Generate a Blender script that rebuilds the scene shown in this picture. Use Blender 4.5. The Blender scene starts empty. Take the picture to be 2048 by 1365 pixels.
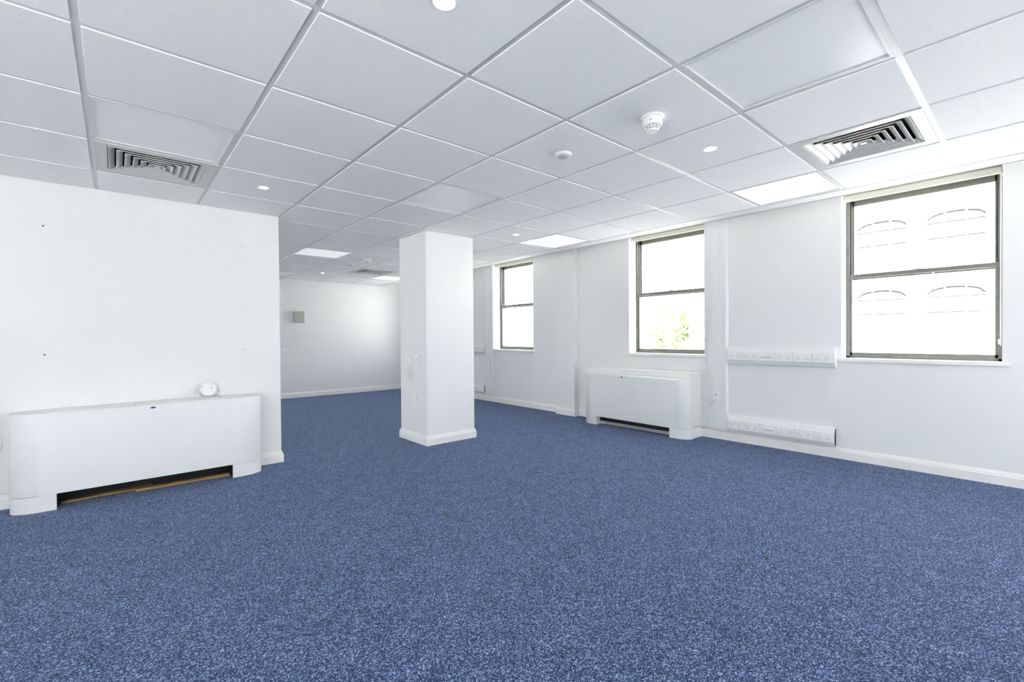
import bpy, bmesh, math, random
from mathutils import Matrix, Vector
random.seed(7)
scene = bpy.context.scene
col = scene.collection

# ------------------------------------------------------------------ camera
H = 1.11211            # eye height
HC = 2.20181           # suspended ceiling grid level
F = 916.61
YAW, PITCH, ROLL = 0.85732, -0.00995, 0.00777
fw = Vector((math.cos(YAW)*math.cos(PITCH), math.sin(YAW)*math.cos(PITCH), math.sin(PITCH)))
r0 = fw.cross(Vector((0, 0, 1))).normalized()
d0 = fw.cross(r0)
rr = r0*math.cos(ROLL) + d0*math.sin(ROLL)
dd = fw.cross(rr)
cam_data = bpy.data.cameras.new('camera')
cam_data.sensor_width = 36.0
cam_data.lens = F/2048*36.0
cam_data.clip_start = 0.02
cam_data.clip_end = 300
cam = bpy.data.objects.new('camera', cam_data)
m = Matrix.Identity(4)
for i in range(3):
    m[i][0] = rr[i]; m[i][1] = -dd[i]; m[i][2] = -fw[i]
m[0][3], m[1][3], m[2][3] = 0, 0, H
cam.matrix_world = m
col.objects.link(cam)
scene.camera = cam

# ------------------------------------------------------------------ light outside
world = bpy.data.worlds.new('sky'); scene.world = world
world.use_nodes = True
bg = world.node_tree.nodes['Background']
bg.inputs['Color'].default_value = (0.90, 0.945, 1.0, 1)
bg.inputs['Strength'].default_value = 6.5
sun_d = bpy.data.lights.new('sun', 'SUN')
sun_d.energy = 82.0
sun_d.angle = math.radians(3)
sun_d.color = (1.0, 0.985, 0.965)
sun = bpy.data.objects.new('sun', sun_d)
sun.rotation_euler = Vector((0.60, 0.16, -0.78)).to_track_quat('-Z', 'Y').to_euler()
col.objects.link(sun)

scene.view_settings.view_transform = 'Standard'
scene.view_settings.look = 'None'
scene.view_settings.gamma = 1.0
scene.view_settings.use_curve_mapping = False
scene.view_settings.exposure = 0.3
LAMP_W = 3.0          # watts of each ceiling downlight

# ------------------------------------------------------------------ materials
def mat(name, color, rough=0.6, metal=0.0, spec=0.5, noise=None, bump=None, emit=None, trans=0.0, ior=1.45):
    m = bpy.data.materials.new(name); m.use_nodes = True
    nt = m.node_tree; b = nt.nodes['Principled BSDF']
    b.inputs['Base Color'].default_value = (*color, 1)
    b.inputs['Roughness'].default_value = rough
    b.inputs['Metallic'].default_value = metal
    b.inputs['Specular IOR Level'].default_value = spec
    b.inputs['IOR'].default_value = ior
    b.inputs['Transmission Weight'].default_value = trans
    if emit:
        b.inputs['Emission Color'].default_value = (*emit[0], 1)
        b.inputs['Emission Strength'].default_value = emit[1]
    tc = nt.nodes.new('ShaderNodeTexCoord')
    if noise:
        sc, amt = noise
        n = nt.nodes.new('ShaderNodeTexNoise'); n.inputs['Scale'].default_value = sc
        n.inputs['Detail'].default_value = 4
        nt.links.new(tc.outputs['Object'], n.inputs['Vector'])
        mp = nt.nodes.new('ShaderNodeMapRange')
        mp.inputs['From Min'].default_value = 0.3; mp.inputs['From Max'].default_value = 0.7
        mp.inputs['To Min'].default_value = 1-amt; mp.inputs['To Max'].default_value = 1+amt*0.3
        nt.links.new(n.outputs['Fac'], mp.inputs['Value'])
        mx = nt.nodes.new('ShaderNodeVectorMath'); mx.operation = 'SCALE'
        mx.inputs[0].default_value = color
        nt.links.new(mp.outputs['Result'], mx.inputs['Scale'])
        nt.links.new(mx.outputs['Vector'], b.inputs['Base Color'])
    if bump:
        sc, st, dist = bump
        n = nt.nodes.new('ShaderNodeTexNoise'); n.inputs['Scale'].default_value = sc
        n.inputs['Detail'].default_value = 3
        nt.links.new(tc.outputs['Object'], n.inputs['Vector'])
        bp = nt.nodes.new('ShaderNodeBump'); bp.inputs['Strength'].default_value = st
        bp.inputs['Distance'].default_value = dist
        nt.links.new(n.outputs['Fac'], bp.inputs['Height'])
        nt.links.new(bp.outputs['Normal'], b.inputs['Normal'])
    return m

M = {}
M['wall'] = mat('painted_plaster', (0.83, 0.838, 0.838), 0.55, noise=(2.2, 0.02), bump=(240, 0.06, 0.001))
M['trim'] = mat('white_gloss_paint', (0.88, 0.88, 0.865), 0.35, noise=(6, 0.03))
M['tile'] = mat('ceiling_tile_mineral', (0.94, 0.945, 0.945), 0.85, noise=(90, 0.03), bump=(420, 0.22, 0.0012))
M['grid'] = mat('ceiling_grid_steel', (0.66, 0.68, 0.69), 0.33)
M['opal'] = mat('opal_diffuser', (0.93, 0.94, 0.95), 0.22, spec=0.6, noise=(2.5, 0.02))
M['opal_glow'] = mat('opal_diffuser_glow', (0.93, 0.94, 0.95), 0.22, emit=((0.96, 0.97, 1.0), 0.32))  # same opal with a faint glow added so some panels read bright
M['vent'] = mat('vent_white_metal', (0.60, 0.62, 0.60), 0.4)
M['dark'] = mat('void_shade', (0.015, 0.017, 0.017), 0.8)  # near-black, shade put into the colour of duct and heater hollows
M['unit'] = mat('enamelled_steel', (0.80, 0.815, 0.82), 0.38, noise=(3, 0.015))
M['plastic'] = mat('white_plastic', (0.86, 0.87, 0.87), 0.3)
M['plastic_b'] = mat('bright_plastic', (0.9, 0.9, 0.9), 0.3)
M['trunk'] = mat('trunking_plastic', (0.83, 0.85, 0.86), 0.35)
M['slot'] = mat('socket_slot', (0.03, 0.032, 0.035), 0.6)
M['metal'] = mat('screw_metal', (0.55, 0.55, 0.53), 0.35, 0.8)
M['alu'] = mat('bronze_aluminium', (0.20, 0.20, 0.18), 0.38, 0.25, noise=(30, 0.15))
M['alu_d'] = mat('dark_aluminium_track', (0.06, 0.062, 0.05), 0.45, 0.2)
M['cream'] = mat('cream_blind_fabric', (0.80, 0.79, 0.70), 0.7, noise=(60, 0.05))
M['cream_p'] = mat('cream_blind_plastic', (0.84, 0.83, 0.74), 0.4)
M['beige'] = mat('beige_metal', (0.42, 0.42, 0.365), 0.45)
M['logo'] = mat('dark_blue_badge', (0.03, 0.03, 0.22), 0.35)
M['black'] = mat('black_plastic', (0.02, 0.02, 0.025), 0.4)
M['grey'] = mat('grey_metal', (0.42, 0.43, 0.43), 0.45, 0.3)
M['cable'] = mat('grey_cable', (0.62, 0.62, 0.58), 0.5)
M['speaker'] = mat('perforated_grey', (0.55, 0.57, 0.58), 0.6)
M['litter'] = mat('dry_debris', (0.10, 0.095, 0.07), 0.9, noise=(300, 0.4))
M['lamp'] = mat('lamp_glow', (1, 1, 1), 0.4, emit=((1.0, 0.97, 0.88), 60.0))
M['steel_in'] = mat('lamp_reflector', (0.9, 0.9, 0.88), 0.2, 0.9)
M['render'] = mat('white_stucco', (0.88, 0.88, 0.86), 0.9)
M['facade_glass'] = mat('facade_glazing', (0.046, 0.049, 0.051), 0.9, spec=0.0)
M['paving'] = mat('street_paving', (0.27, 0.27, 0.26), 0.9)
M['ext'] = mat('outer_brick', (0.5, 0.45, 0.4), 0.9)
M['bark'] = mat('bark', (0.25, 0.2, 0.15), 0.9)
M['leaf'] = mat('foliage', (0.45, 0.55, 0.30), 0.7)

# timber, its tone darkened for the shade under the heater
tm = mat('rough_timber', (0.42, 0.27, 0.12), 0.7)
nt = tm.node_tree; b = nt.nodes['Principled BSDF']
tc = nt.nodes.new('ShaderNodeTexCoord'); mp = nt.nodes.new('ShaderNodeMapping'); mp.inputs['Scale'].default_value = (4, 60, 60)
n = nt.nodes.new('ShaderNodeTexNoise'); n.inputs['Scale'].default_value = 2; n.inputs['Detail'].default_value = 5
cr = nt.nodes.new('ShaderNodeValToRGB')
cr.color_ramp.elements[0].position = 0.3; cr.color_ramp.elements[0].color = (0.20, 0.11, 0.04, 1)
cr.color_ramp.elements[1].position = 0.7; cr.color_ramp.elements[1].color = (0.45, 0.30, 0.15, 1)
nt.links.new(tc.outputs['Object'], mp.inputs['Vector']); nt.links.new(mp.outputs['Vector'], n.inputs['Vector'])
nt.links.new(n.outputs['Fac'], cr.inputs['Fac']); nt.links.new(cr.outputs['Color'], b.inputs['Base Color'])
M['timber'] = tm

# glass: clear pane
g = bpy.data.materials.new('window_glass'); g.use_nodes = True
nt = g.node_tree; nt.nodes.remove(nt.nodes['Principled BSDF'])
tr = nt.nodes.new('ShaderNodeBsdfTransparent'); tr.inputs['Color'].default_value = (0.985, 0.985, 0.98, 1)
gl = nt.nodes.new('ShaderNodeBsdfGlossy'); gl.inputs['Roughness'].default_value = 0.02
ms = nt.nodes.new('ShaderNodeMixShader'); ms.inputs['Fac'].default_value = 0.05
nt.links.new(tr.outputs[0], ms.inputs[1]); nt.links.new(gl.outputs[0], ms.inputs[2])
nt.links.new(ms.outputs[0], nt.nodes['Material Output'].inputs['Surface'])
M['glass'] = g

# carpet: blue loop pile flecked with navy and pale blue
cm = bpy.data.materials.new('blue_flecked_carpet'); cm.use_nodes = True
nt = cm.node_tree; b = nt.nodes['Principled BSDF']
b.inputs['Roughness'].default_value = 0.95; b.inputs['Specular IOR Level'].default_value = 0.1
b.inputs['Sheen Tint'].default_value = (0.6, 0.76, 1.0, 1)
b.inputs['Sheen Weight'].default_value = 0.16
tc = nt.nodes.new('ShaderNodeTexCoord')
v1 = nt.nodes.new('ShaderNodeTexVoronoi'); v1.inputs['Scale'].default_value = 270
sep = nt.nodes.new('ShaderNodeSeparateColor')
nt.links.new(tc.outputs['Object'], v1.inputs['Vector']); nt.links.new(v1.outputs['Color'], sep.inputs['Color'])
cr = nt.nodes.new('ShaderNodeValToRGB'); e = cr.color_ramp.elements
e[0].position = 0.0; e[0].color = (0.005, 0.012, 0.042, 1)
e[1].position = 1.0; e[1].color = (0.36, 0.44, 0.68, 1)
for p, c in ((0.30, (0.010, 0.024, 0.075)), (0.55, (0.040, 0.070, 0.165)), (0.8, (0.118, 0.166, 0.315))):
    x = e.new(p); x.color = (*c, 1)
nt.links.new(sep.outputs[0], cr.inputs['Fac'])
n2 = nt.nodes.new('ShaderNodeTexNoise'); n2.inputs['Scale'].default_value = 9; n2.inputs['Detail'].default_value = 6
nt.links.new(tc.outputs['Object'], n2.inputs['Vector'])
mr = nt.nodes.new('ShaderNodeMapRange'); mr.inputs['To Min'].default_value = 0.86; mr.inputs['To Max'].default_value = 1.14
mr.inputs['From Min'].default_value = 0.3; mr.inputs['From Max'].default_value = 0.7
nt.links.new(n2.outputs['Fac'], mr.inputs['Value'])
vm = nt.nodes.new('ShaderNodeVectorMath'); vm.operation = 'SCALE'
nt.links.new(cr.outputs['Color'], vm.inputs[0]); nt.links.new(mr.outputs['Result'], vm.inputs['Scale'])
nt.links.new(vm.outputs['Vector'], b.inputs['Base Color'])
bp = nt.nodes.new('ShaderNodeBump'); bp.inputs['Strength'].default_value = 0.5; bp.inputs['Distance'].default_value = 0.002
nt.links.new(v1.outputs['Distance'], bp.inputs['Height']); bp.invert = True
nt.links.new(bp.outputs['Normal'], b.inputs['Normal'])
M['carpet'] = cm

# column paint with a faint hand-rubbed grey smudge below the sockets
pm = mat('column_paint', (0.83, 0.838, 0.835), 0.55)
nt = pm.node_tree; b = nt.nodes['Principled BSDF']
tc = nt.nodes.new('ShaderNodeTexCoord')
gr = nt.nodes.new('ShaderNodeVectorMath'); gr.operation = 'SUBTRACT'; gr.inputs[1].default_value = (2.3986, 4.452, 0.72)
sc_ = nt.nodes.new('ShaderNodeVectorMath'); sc_.operation = 'MULTIPLY'; sc_.inputs[1].default_value = (12, 9, 11)
ln = nt.nodes.new('ShaderNodeVectorMath'); ln.operation = 'LENGTH'
nt.links.new(tc.outputs['Object'], gr.inputs[0]); nt.links.new(gr.outputs[0], sc_.inputs[0]); nt.links.new(sc_.outputs[0], ln.inputs[0])
n = nt.nodes.new('ShaderNodeTexNoise'); n.inputs['Scale'].default_value = 14; n.inputs['Detail'].default_value = 5
nt.links.new(tc.outputs['Object'], n.inputs['Vector'])
ad = nt.nodes.new('ShaderNodeMath'); ad.operation = 'ADD'
nt.links.new(ln.outputs['Value'], ad.inputs[0]); nt.links.new(n.outputs['Fac'], ad.inputs[1])
mr = nt.nodes.new('ShaderNodeMapRange'); mr.inputs['From Min'].default_value = 0.4; mr.inputs['From Max'].default_value = 1.5
nt.links.new(ad.outputs[0], mr.inputs['Value'])
mx = nt.nodes.new('ShaderNodeMix'); mx.data_type = 'RGBA'
mx.inputs[6].default_value = (0.62, 0.63, 0.62, 1); mx.inputs[7].default_value = (0.83, 0.838, 0.835, 1)
nt.links.new(mr.outputs['Result'], mx.inputs[0]); nt.links.new(mx.outputs[2], b.inputs['Base Color'])
M['column'] = pm

# ------------------------------------------------------------------ mesh helpers
class MB:
    def __init__(s): s.v = []; s.f = []
    def box(s, x0, x1, y0, y1, z0, z1):
        x0, x1 = sorted((x0, x1)); y0, y1 = sorted((y0, y1)); z0, z1 = sorted((z0, z1))
        o = len(s.v)
        s.v += [(x0,y0,z0),(x1,y0,z0),(x1,y1,z0),(x0,y1,z0),(x0,y0,z1),(x1,y0,z1),(x1,y1,z1),(x0,y1,z1)]
        s.f += [(o,o+3,o+2,o+1),(o+4,o+5,o+6,o+7),(o,o+1,o+5,o+4),(o+1,o+2,o+6,o+5),(o+2,o+3,o+7,o+6),(o+3,o,o+4,o+7)]
        return s
    def prism(s, pts, a0, a1, axis):
        """profile extruded along axis; pts give the other two coords in cyclic (x,y,z) order"""
        o = len(s.v); n = len(pts)
        for a in (a0, a1):
            for p, q in pts:
                s.v.append({'x': (a, p, q), 'y': (p, a, q), 'z': (p, q, a)}[axis])
        s.f.append(tuple(range(o, o+n))); s.f.append(tuple(range(o+2*n-1, o+n-1, -1)))
        for i in range(n):
            j = (i+1) % n
            s.f.append((o+i, o+j, o+n+j, o+n+i))
        return s
    def lathe(s, prof, seg=24, c=(0, 0, 0)):
        """prof: (radius, z) list"""
        o = len(s.v); n = len(prof)
        for k in range(seg):
            a = 2*math.pi*k/seg
            for rad, z in prof:
                s.v.append((c[0]+rad*math.cos(a), c[1]+rad*math.sin(a), c[2]+z))
        for k in range(seg):
            l = (k+1) % seg
            for i in range(n-1):
                s.f.append((o+k*n+i, o+l*n+i, o+l*n+i+1, o+k*n+i+1))
        s.f.append(tuple(o+k*n for k in range(seg))); s.f.append(tuple(o+k*n+n-1 for k in range(seg-1, -1, -1)))
        return s
    def tube(s, pts, rad, seg=8):
        pts = [Vector(p) for p in pts]; o = len(s.v)
        for i, p in enumerate(pts):
            t = (pts[min(i+1, len(pts)-1)] - pts[max(i-1, 0)]).normalized()
            u = t.cross(Vector((0, 0, 1)))
            if u.length < 0.1: u = t.cross(Vector((1, 0, 0)))
            u.normalize(); w = t.cross(u)
            for k in range(seg):
                a = 2*math.pi*k/seg
                s.v.append(tuple(p + u*rad*math.cos(a) + w*rad*math.sin(a)))
        for i in range(len(pts)-1):
            for k in range(seg):
                l = (k+1) % seg
                s.f.append((o+i*seg+k, o+i*seg+l, o+(i+1)*seg+l, o+(i+1)*seg+k))
        s.f.append(tuple(range(o, o+seg))); e_ = o+(len(pts)-1)*seg; s.f.append(tuple(range(e_+seg-1, e_-1, -1)))
        return s
    def mesh(s, name, material, smooth=False, bevel=0.0, bseg=1):
        me = bpy.data.meshes.new(name)
        me.from_pydata(s.v, [], s.f)
        bm = bmesh.new(); bm.from_mesh(me)
        bmesh.ops.recalc_face_normals(bm, faces=bm.faces)
        if bevel > 0:
            ed = [e for e in bm.edges if len(e.link_faces) == 2 and e.calc_face_angle(0) > 0.6]
            bmesh.ops.bevel(bm, geom=ed, offset=bevel, segments=bseg, profile=0.6, affect='EDGES', clamp_overlap=True)
        bm.to_mesh(me); bm.free()
        if smooth:
            for p in me.polygons: p.use_smooth = True
            try: me.set_sharp_from_angle(angle=math.radians(35))
            except Exception: pass
        me.materials.append(material)
        return me
    def build(s, name, material, parent=None, smooth=False, bevel=0.0, bseg=1, loc=None, rot=None):
        return link(name, s.mesh(name, material, smooth, bevel, bseg), parent, loc, rot)

def link(name, me, parent=None, loc=None, rot=None):
    o = bpy.data.objects.new(name, me); col.objects.link(o)
    if parent is not None: o.parent = parent
    if loc: o.location = loc
    if rot: o.rotation_euler = rot
    return o

def tag(o, label=None, cat=None, group=None, kind=None):
    if label: o['label'] = label
    if cat: o['category'] = cat
    if group: o['group'] = group
    if kind: o['kind'] = kind
    return o

def thing(name, label, cat, loc=(0, 0, 0), rotz=0.0, group=None):
    o = bpy.data.objects.new(name, None); col.objects.link(o)
    o.empty_display_size = 0.1
    o.location = loc; o.rotation_euler = (0, 0, rotz)
    return tag(o, label, cat, group)

def struct(name, mb, material, **k):
    o = mb.build(name, material, **k) if isinstance(mb, MB) else mb
    o['kind'] = 'structure'
    return o

def copy_tree(o, parent=None):
    c = o.copy(); col.objects.link(c); c.parent = parent
    for ch in list(o.children): copy_tree(ch, c)
    return c

WEST, SOUTH, NORTH, EAST = -3.72, -2.60, 9.10, 4.877
LY = 4.474          # face of the left partition
TOP = 2.50          # slab above the suspended ceiling
GX = lambda i: 0.51602 + 0.606*i
GY = lambda j: 1.56757 + 0.6*j
R90 = -math.pi/2

# ------------------------------------------------------------------ room shell
struct('floor', MB().box(WEST-0.1, EAST+0.3, SOUTH-0.1, NORTH+0.1, -0.12, 0), M['carpet'])
ceiling = struct('ceiling', MB().box(WEST-0.15, 5.3, SOUTH-0.15, NORTH+0.15, TOP, TOP+0.2), M['wall'])
FILL_WWIN = [(-2.4, -1.2), (-1.0, 0.4), (7.1, 8.8)]  # added unseen windows that bring fill light in from the west
sb = MB().box(WEST-0.2, WEST, SOUTH, NORTH, 0, 0.32).box(WEST-0.2, WEST, SOUTH, NORTH, 2.19, TOP)
xs_ = [SOUTH]
for a, c in FILL_WWIN: xs_ += [a, c]
xs_.append(NORTH)
for k in range(0, len(xs_), 2): sb.box(WEST-0.2, WEST, xs_[k], xs_[k+1], 0.32, 2.19)
struct('wall_west', sb, M['wall'])
struct('bounce_bench_west', MB().box(WEST, WEST+1.35, SOUTH+1.31, LY-0.02, 0, 0.28), M['trim'])  # added unseen bench, white to throw sunlight up at the ceiling
struct('bounce_bench_far', MB().box(WEST, WEST+1.35, 6.4, NORTH-0.02, 0, 0.28), M['trim'])  # added unseen bench doing the same beyond the partition
FILL_SWIN = [(-3.5, -2.1), (2.9, 4.4)]  # added unseen windows for fill light from behind the camera
sb = MB().box(WEST-0.15, EAST, SOUTH-0.2, SOUTH, 0, 0.32).box(WEST-0.15, EAST, SOUTH-0.2, SOUTH, 2.19, TOP)
xs_ = [WEST-0.15]
for a, c in FILL_SWIN: xs_ += [a, c]
xs_.append(EAST)
for k in range(0, len(xs_), 2): sb.box(xs_[k], xs_[k+1], SOUTH-0.2, SOUTH, 0.32, 2.19)
struct('wall_south', sb, M['wall'])
struct('bounce_bench_south', MB().box(WEST+0.001, EAST-0.02, SOUTH, SOUTH+1.3, 0, 0.28), M['trim'])   # added unseen white bench that bounces daylight up to the ceiling
struct('wall_north', MB().box(WEST-0.15, EAST+0.25, NORTH, NORTH+0.15, 0, TOP), M['wall'])
struct('wall_left', MB().box(WEST, 1.118, LY, LY+0.14, 0, HC+0.03), M['wall'])

WINS = [(0.187, 1.163), (2.415, 3.385), (5.133, 6.115), (7.55, 8.52), (-2.25, -1.27)]
ZS, ZH = 0.893, 2.375
spans = sorted(WINS)
wb = MB()
X1 = EAST+0.27
ys = [SOUTH-0.15]
for a, b_ in spans: ys += [a, b_]
ys.append(NORTH+0.15)
for k in range(0, len(ys), 2):
    wb.box(EAST, X1, ys[k], ys[k+1], 0, TOP)
for a, b_ in spans:
    wb.box(EAST, X1, a, b_, 0, ZS); wb.box(EAST, X1, a, b_, ZH, TOP)
struct('wall_right', wb, M['wall'])
# pilaster and free-standing column
tag(MB().box(4.785, EAST, 4.222, 4.543, 0, TOP).build('pilaster', M['wall'], bevel=0.002),
    'white plastered pilaster on the window wall between two windows', 'pilaster', kind='structure')
CX0, CX1, CY0, CY1 = 2.3986, 2.9935, 4.104, 4.668
tag(MB().box(CX0, CX1, CY0, CY1, 0, HC+0.005).build('column', M['column'], bevel=0.0025),
    'square white column standing in the open room', 'column', kind='structure')

# ------------------------------------------------------------------ skirting
SK = [(0, 0), (0.016, 0), (0.016, 0.066), (0.012, 0.074), (0.012, 0.080), (0.006, 0.092), (0.004, 0.100), (0, 0.100)]
def skirt(mb, p0, p1, nrm, m0=0, m1=0):
    """skirting run along a wall face; mitre +1 outside corner, -1 inside corner"""
    p0 = Vector((*p0, 0)); p1 = Vector((*p1, 0)); n_ = Vector((*nrm, 0)); t = (p1-p0).normalized()
    o = len(mb.v); k = len(SK)
    for p, s_, mt in ((p0, -1, m0), (p1, 1, m1)):
        for d_, z in SK:
            q = p + n_*d_ + t*s_*mt*d_
            mb.v.append((q.x, q.y, z))
    mb.f.append(tuple(range(o, o+k))); mb.f.append(tuple(range(o+2*k-1, o+k-1, -1)))
    for i in range(k):
        j = (i+1) % k
        mb.f.append((o+i, o+j, o+k+j, o+k+i))
b_ = MB(); skirt(b_, (WEST, LY), (1.118, LY), (0, -1), 0, 1); skirt(b_, (1.118, LY), (1.118, LY+0.14), (1, 0), 1, 1)
skirt(b_, (1.118, LY+0.14), (WEST, LY+0.14), (0, 1), 1, 0)
struct('baseboard_left', b_, M['trim'])
b_ = MB(); skirt(b_, (WEST, NORTH), (EAST, NORTH), (0, -1)); struct('baseboard_north', b_, M['trim'])
b_ = MB(); skirt(b_, (WEST, SOUTH), (WEST, LY), (1, 0)); skirt(b_, (WEST, LY+0.14), (WEST, NORTH), (1, 0)); struct('baseboard_west', b_, M['trim'])
b_ = MB(); skirt(b_, (EAST, SOUTH), (WEST, SOUTH), (0, 1)); struct('baseboard_south', b_, M['trim'])
b_ = MB()
skirt(b_, (EAST, 2.455), (EAST, SOUTH), (-1, 0)); skirt(b_, (EAST, 4.222), (EAST, 3.863), (-1, 0))
skirt(b_, (EAST, NORTH), (EAST, 4.543), (-1, 0))
skirt(b_, (4.785, 4.543), (4.785, 4.222), (-1, 0), 1, 1); skirt(b_, (4.785, 4.222), (EAST, 4.222), (0, -1), 1, 0)
skirt(b_, (EAST, 4.543), (4.785, 4.543), (0, 1), 0, 1)
struct('baseboard_right', b_, M['trim'])
b_ = MB()
skirt(b_, (CX0, CY1), (CX0, CY0), (-1, 0), 1, 1); skirt(b_, (CX0, CY0), (CX1, CY0), (0, -1), 1, 1)
skirt(b_, (CX1, CY0), (CX1, CY1), (1, 0), 1, 1); skirt(b_, (CX1, CY1), (CX0, CY1), (0, 1), 1, 1)
struct('baseboard_column', b_, M['trim'])

# ------------------------------------------------------------------ suspended ceiling
LIGHTS = {(-1, 2), (2, -2), (5, -1), (2, 2), (5, 3), (2, 7), (5, 10), (2, 11), (-4, -2), (-4, 6), (-1, 7), (5, 7)}
VENTS = {(-1, 3), (4, -2), (4, 9)}
i0, i1, j0, j1 = -7, 6, -8, 13
XE = GX(6)+0.012
full = {}
def tile_mesh(x0, x1, y0, y1):
    key = (round(x1-x0, 3), round(y1-y0, 3))
    if key not in full:
        w, h = key[0]/2, key[1]/2
        mb = MB()
        ring = [(w-0.001, h-0.001, -0.0046), (w, h, -0.0036), (w, h, 0.004), (w+0.006, h+0.006, 0.004), (w+0.006, h+0.006, 0.014)]
        for a, c, z in ring: mb.v += [(-a,-c,z),(a,-c,z),(a,c,z),(-a,c,z)]
        for k in range(len(ring)-1):
            for q in range(4):
                r_ = (q+1) % 4
                mb.f.append((4*k+q, 4*k+r_, 4*k+4+r_, 4*k+4+q))
        mb.f.append((3, 2, 1, 0)); L = 4*(len(ring)-1); mb.f.append((L, L+1, L+2, L+3))
        full[key] = mb.mesh('ceiling_tile', M['tile'])
    return full[key]
HB = 0.0125
for i in range(i0, i1):
    for j in range(j0, j1):
        if (i, j) in LIGHTS or (i, j) in VENTS: continue
        x0, x1 = GX(i)+HB, GX(i+1)-HB
        y0, y1 = GY(j)+HB, GY(j+1)-HB
        x0 = max(x0, WEST+0.02); y0 = max(y0, SOUTH+0.02); y1 = min(y1, NORTH-0.022)
        parts = [(y0, y1)]
        if GX(i+1) < 1.2 and GY(j) < LY+0.14 and GY(j+1) > LY:
            parts = []
            if LY-0.022-y0 > 0.05: parts.append((y0, LY-0.022))
            if y1-(LY+0.162) > 0.05: parts.append((LY+0.162, y1))
        for a, c in parts:
            if c-a < 0.05 or x1-x0 < 0.05: continue
            link('ceiling_tile', tile_mesh(x0, x1, a, c), ceiling, ((x0+x1)/2, (a+c)/2, HC))
def bar(mb, x0, x1, y0, y1, z): mb.box(x0, x1, y0, y1, HC+z, HC+z+0.003)
for j in range(j0, j1+1):
    y = GY(j)
    if y > NORTH or y < SOUTH: continue
    bx0 = WEST
    if LY < y < LY+0.14: bx0 = 1.118
    mb = MB(); bar(mb, bx0, XE, y-HB, y+HB, 0.0); mb.box(bx0, XE-0.012, y-0.001, y+0.001, HC+0.003, HC+0.04)
    mb.build('ceiling_grid_bar', M['grid'], ceiling)
for i in range(i0, i1):
    x = GX(i)
    if x < WEST+0.03: continue
    mb = MB()
    for a, c in (((SOUTH, LY), (LY+0.14, NORTH)) if x < 1.1 else ((SOUTH, NORTH),)):
        bar(mb, x-HB, x+HB, a, c, 0.0004)
    mb.build('ceiling_grid_bar', M['grid'], ceiling)
# perimeter angles
mb = MB(); w_ = 0.024
mb.box(WEST, 1.118, LY-w_, LY, HC-0.001, HC+0.002); mb.box(WEST, 1.118, LY+0.14, LY+0.14+w_, HC-0.001, HC+0.002)
mb.box(WEST, 4.34, NORTH-w_, NORTH, HC-0.001, HC+0.002); mb.box(WEST, 4.34, SOUTH, SOUTH+w_, HC-0.001, HC+0.002)
mb.box(WEST, WEST+w_, SOUTH, NORTH, HC-0.001, HC+0.002)
mb.build('ceiling_edge_angle', M['grid'], ceiling)
MB().box(GX(6)-HB, GX(6)+HB, SOUTH, NORTH, HC-0.0012, HC+0.003).build('ceiling_edge_angle', M['grid'], ceiling)
# plasterboard margin that stops short of the window wall, leaving an open blind recess
mb = MB()
mb.box(GX(6)+HB+0.003, 4.335, SOUTH, NORTH, HC-0.004, HC+0.012)
mb.box(4.325, 4.337, SOUTH, NORTH, HC-0.004, TOP)
struct('trim_1', mb, M['wall'])
mb = MB().box(CX0-w_, CX1+w_, CY0-w_, CY0, HC-0.001, HC+0.002).box(CX0-w_, CX0, CY0, CY1, HC-0.001, HC+0.002).box(CX1, CX1+w_, CY0, CY1, HC-0.001, HC+0.002).box(CX0-w_, CX1+w_, CY1, CY1+w_, HC-0.001, HC+0.002)
struct('trim_2', mb, M['grid'])

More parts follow.
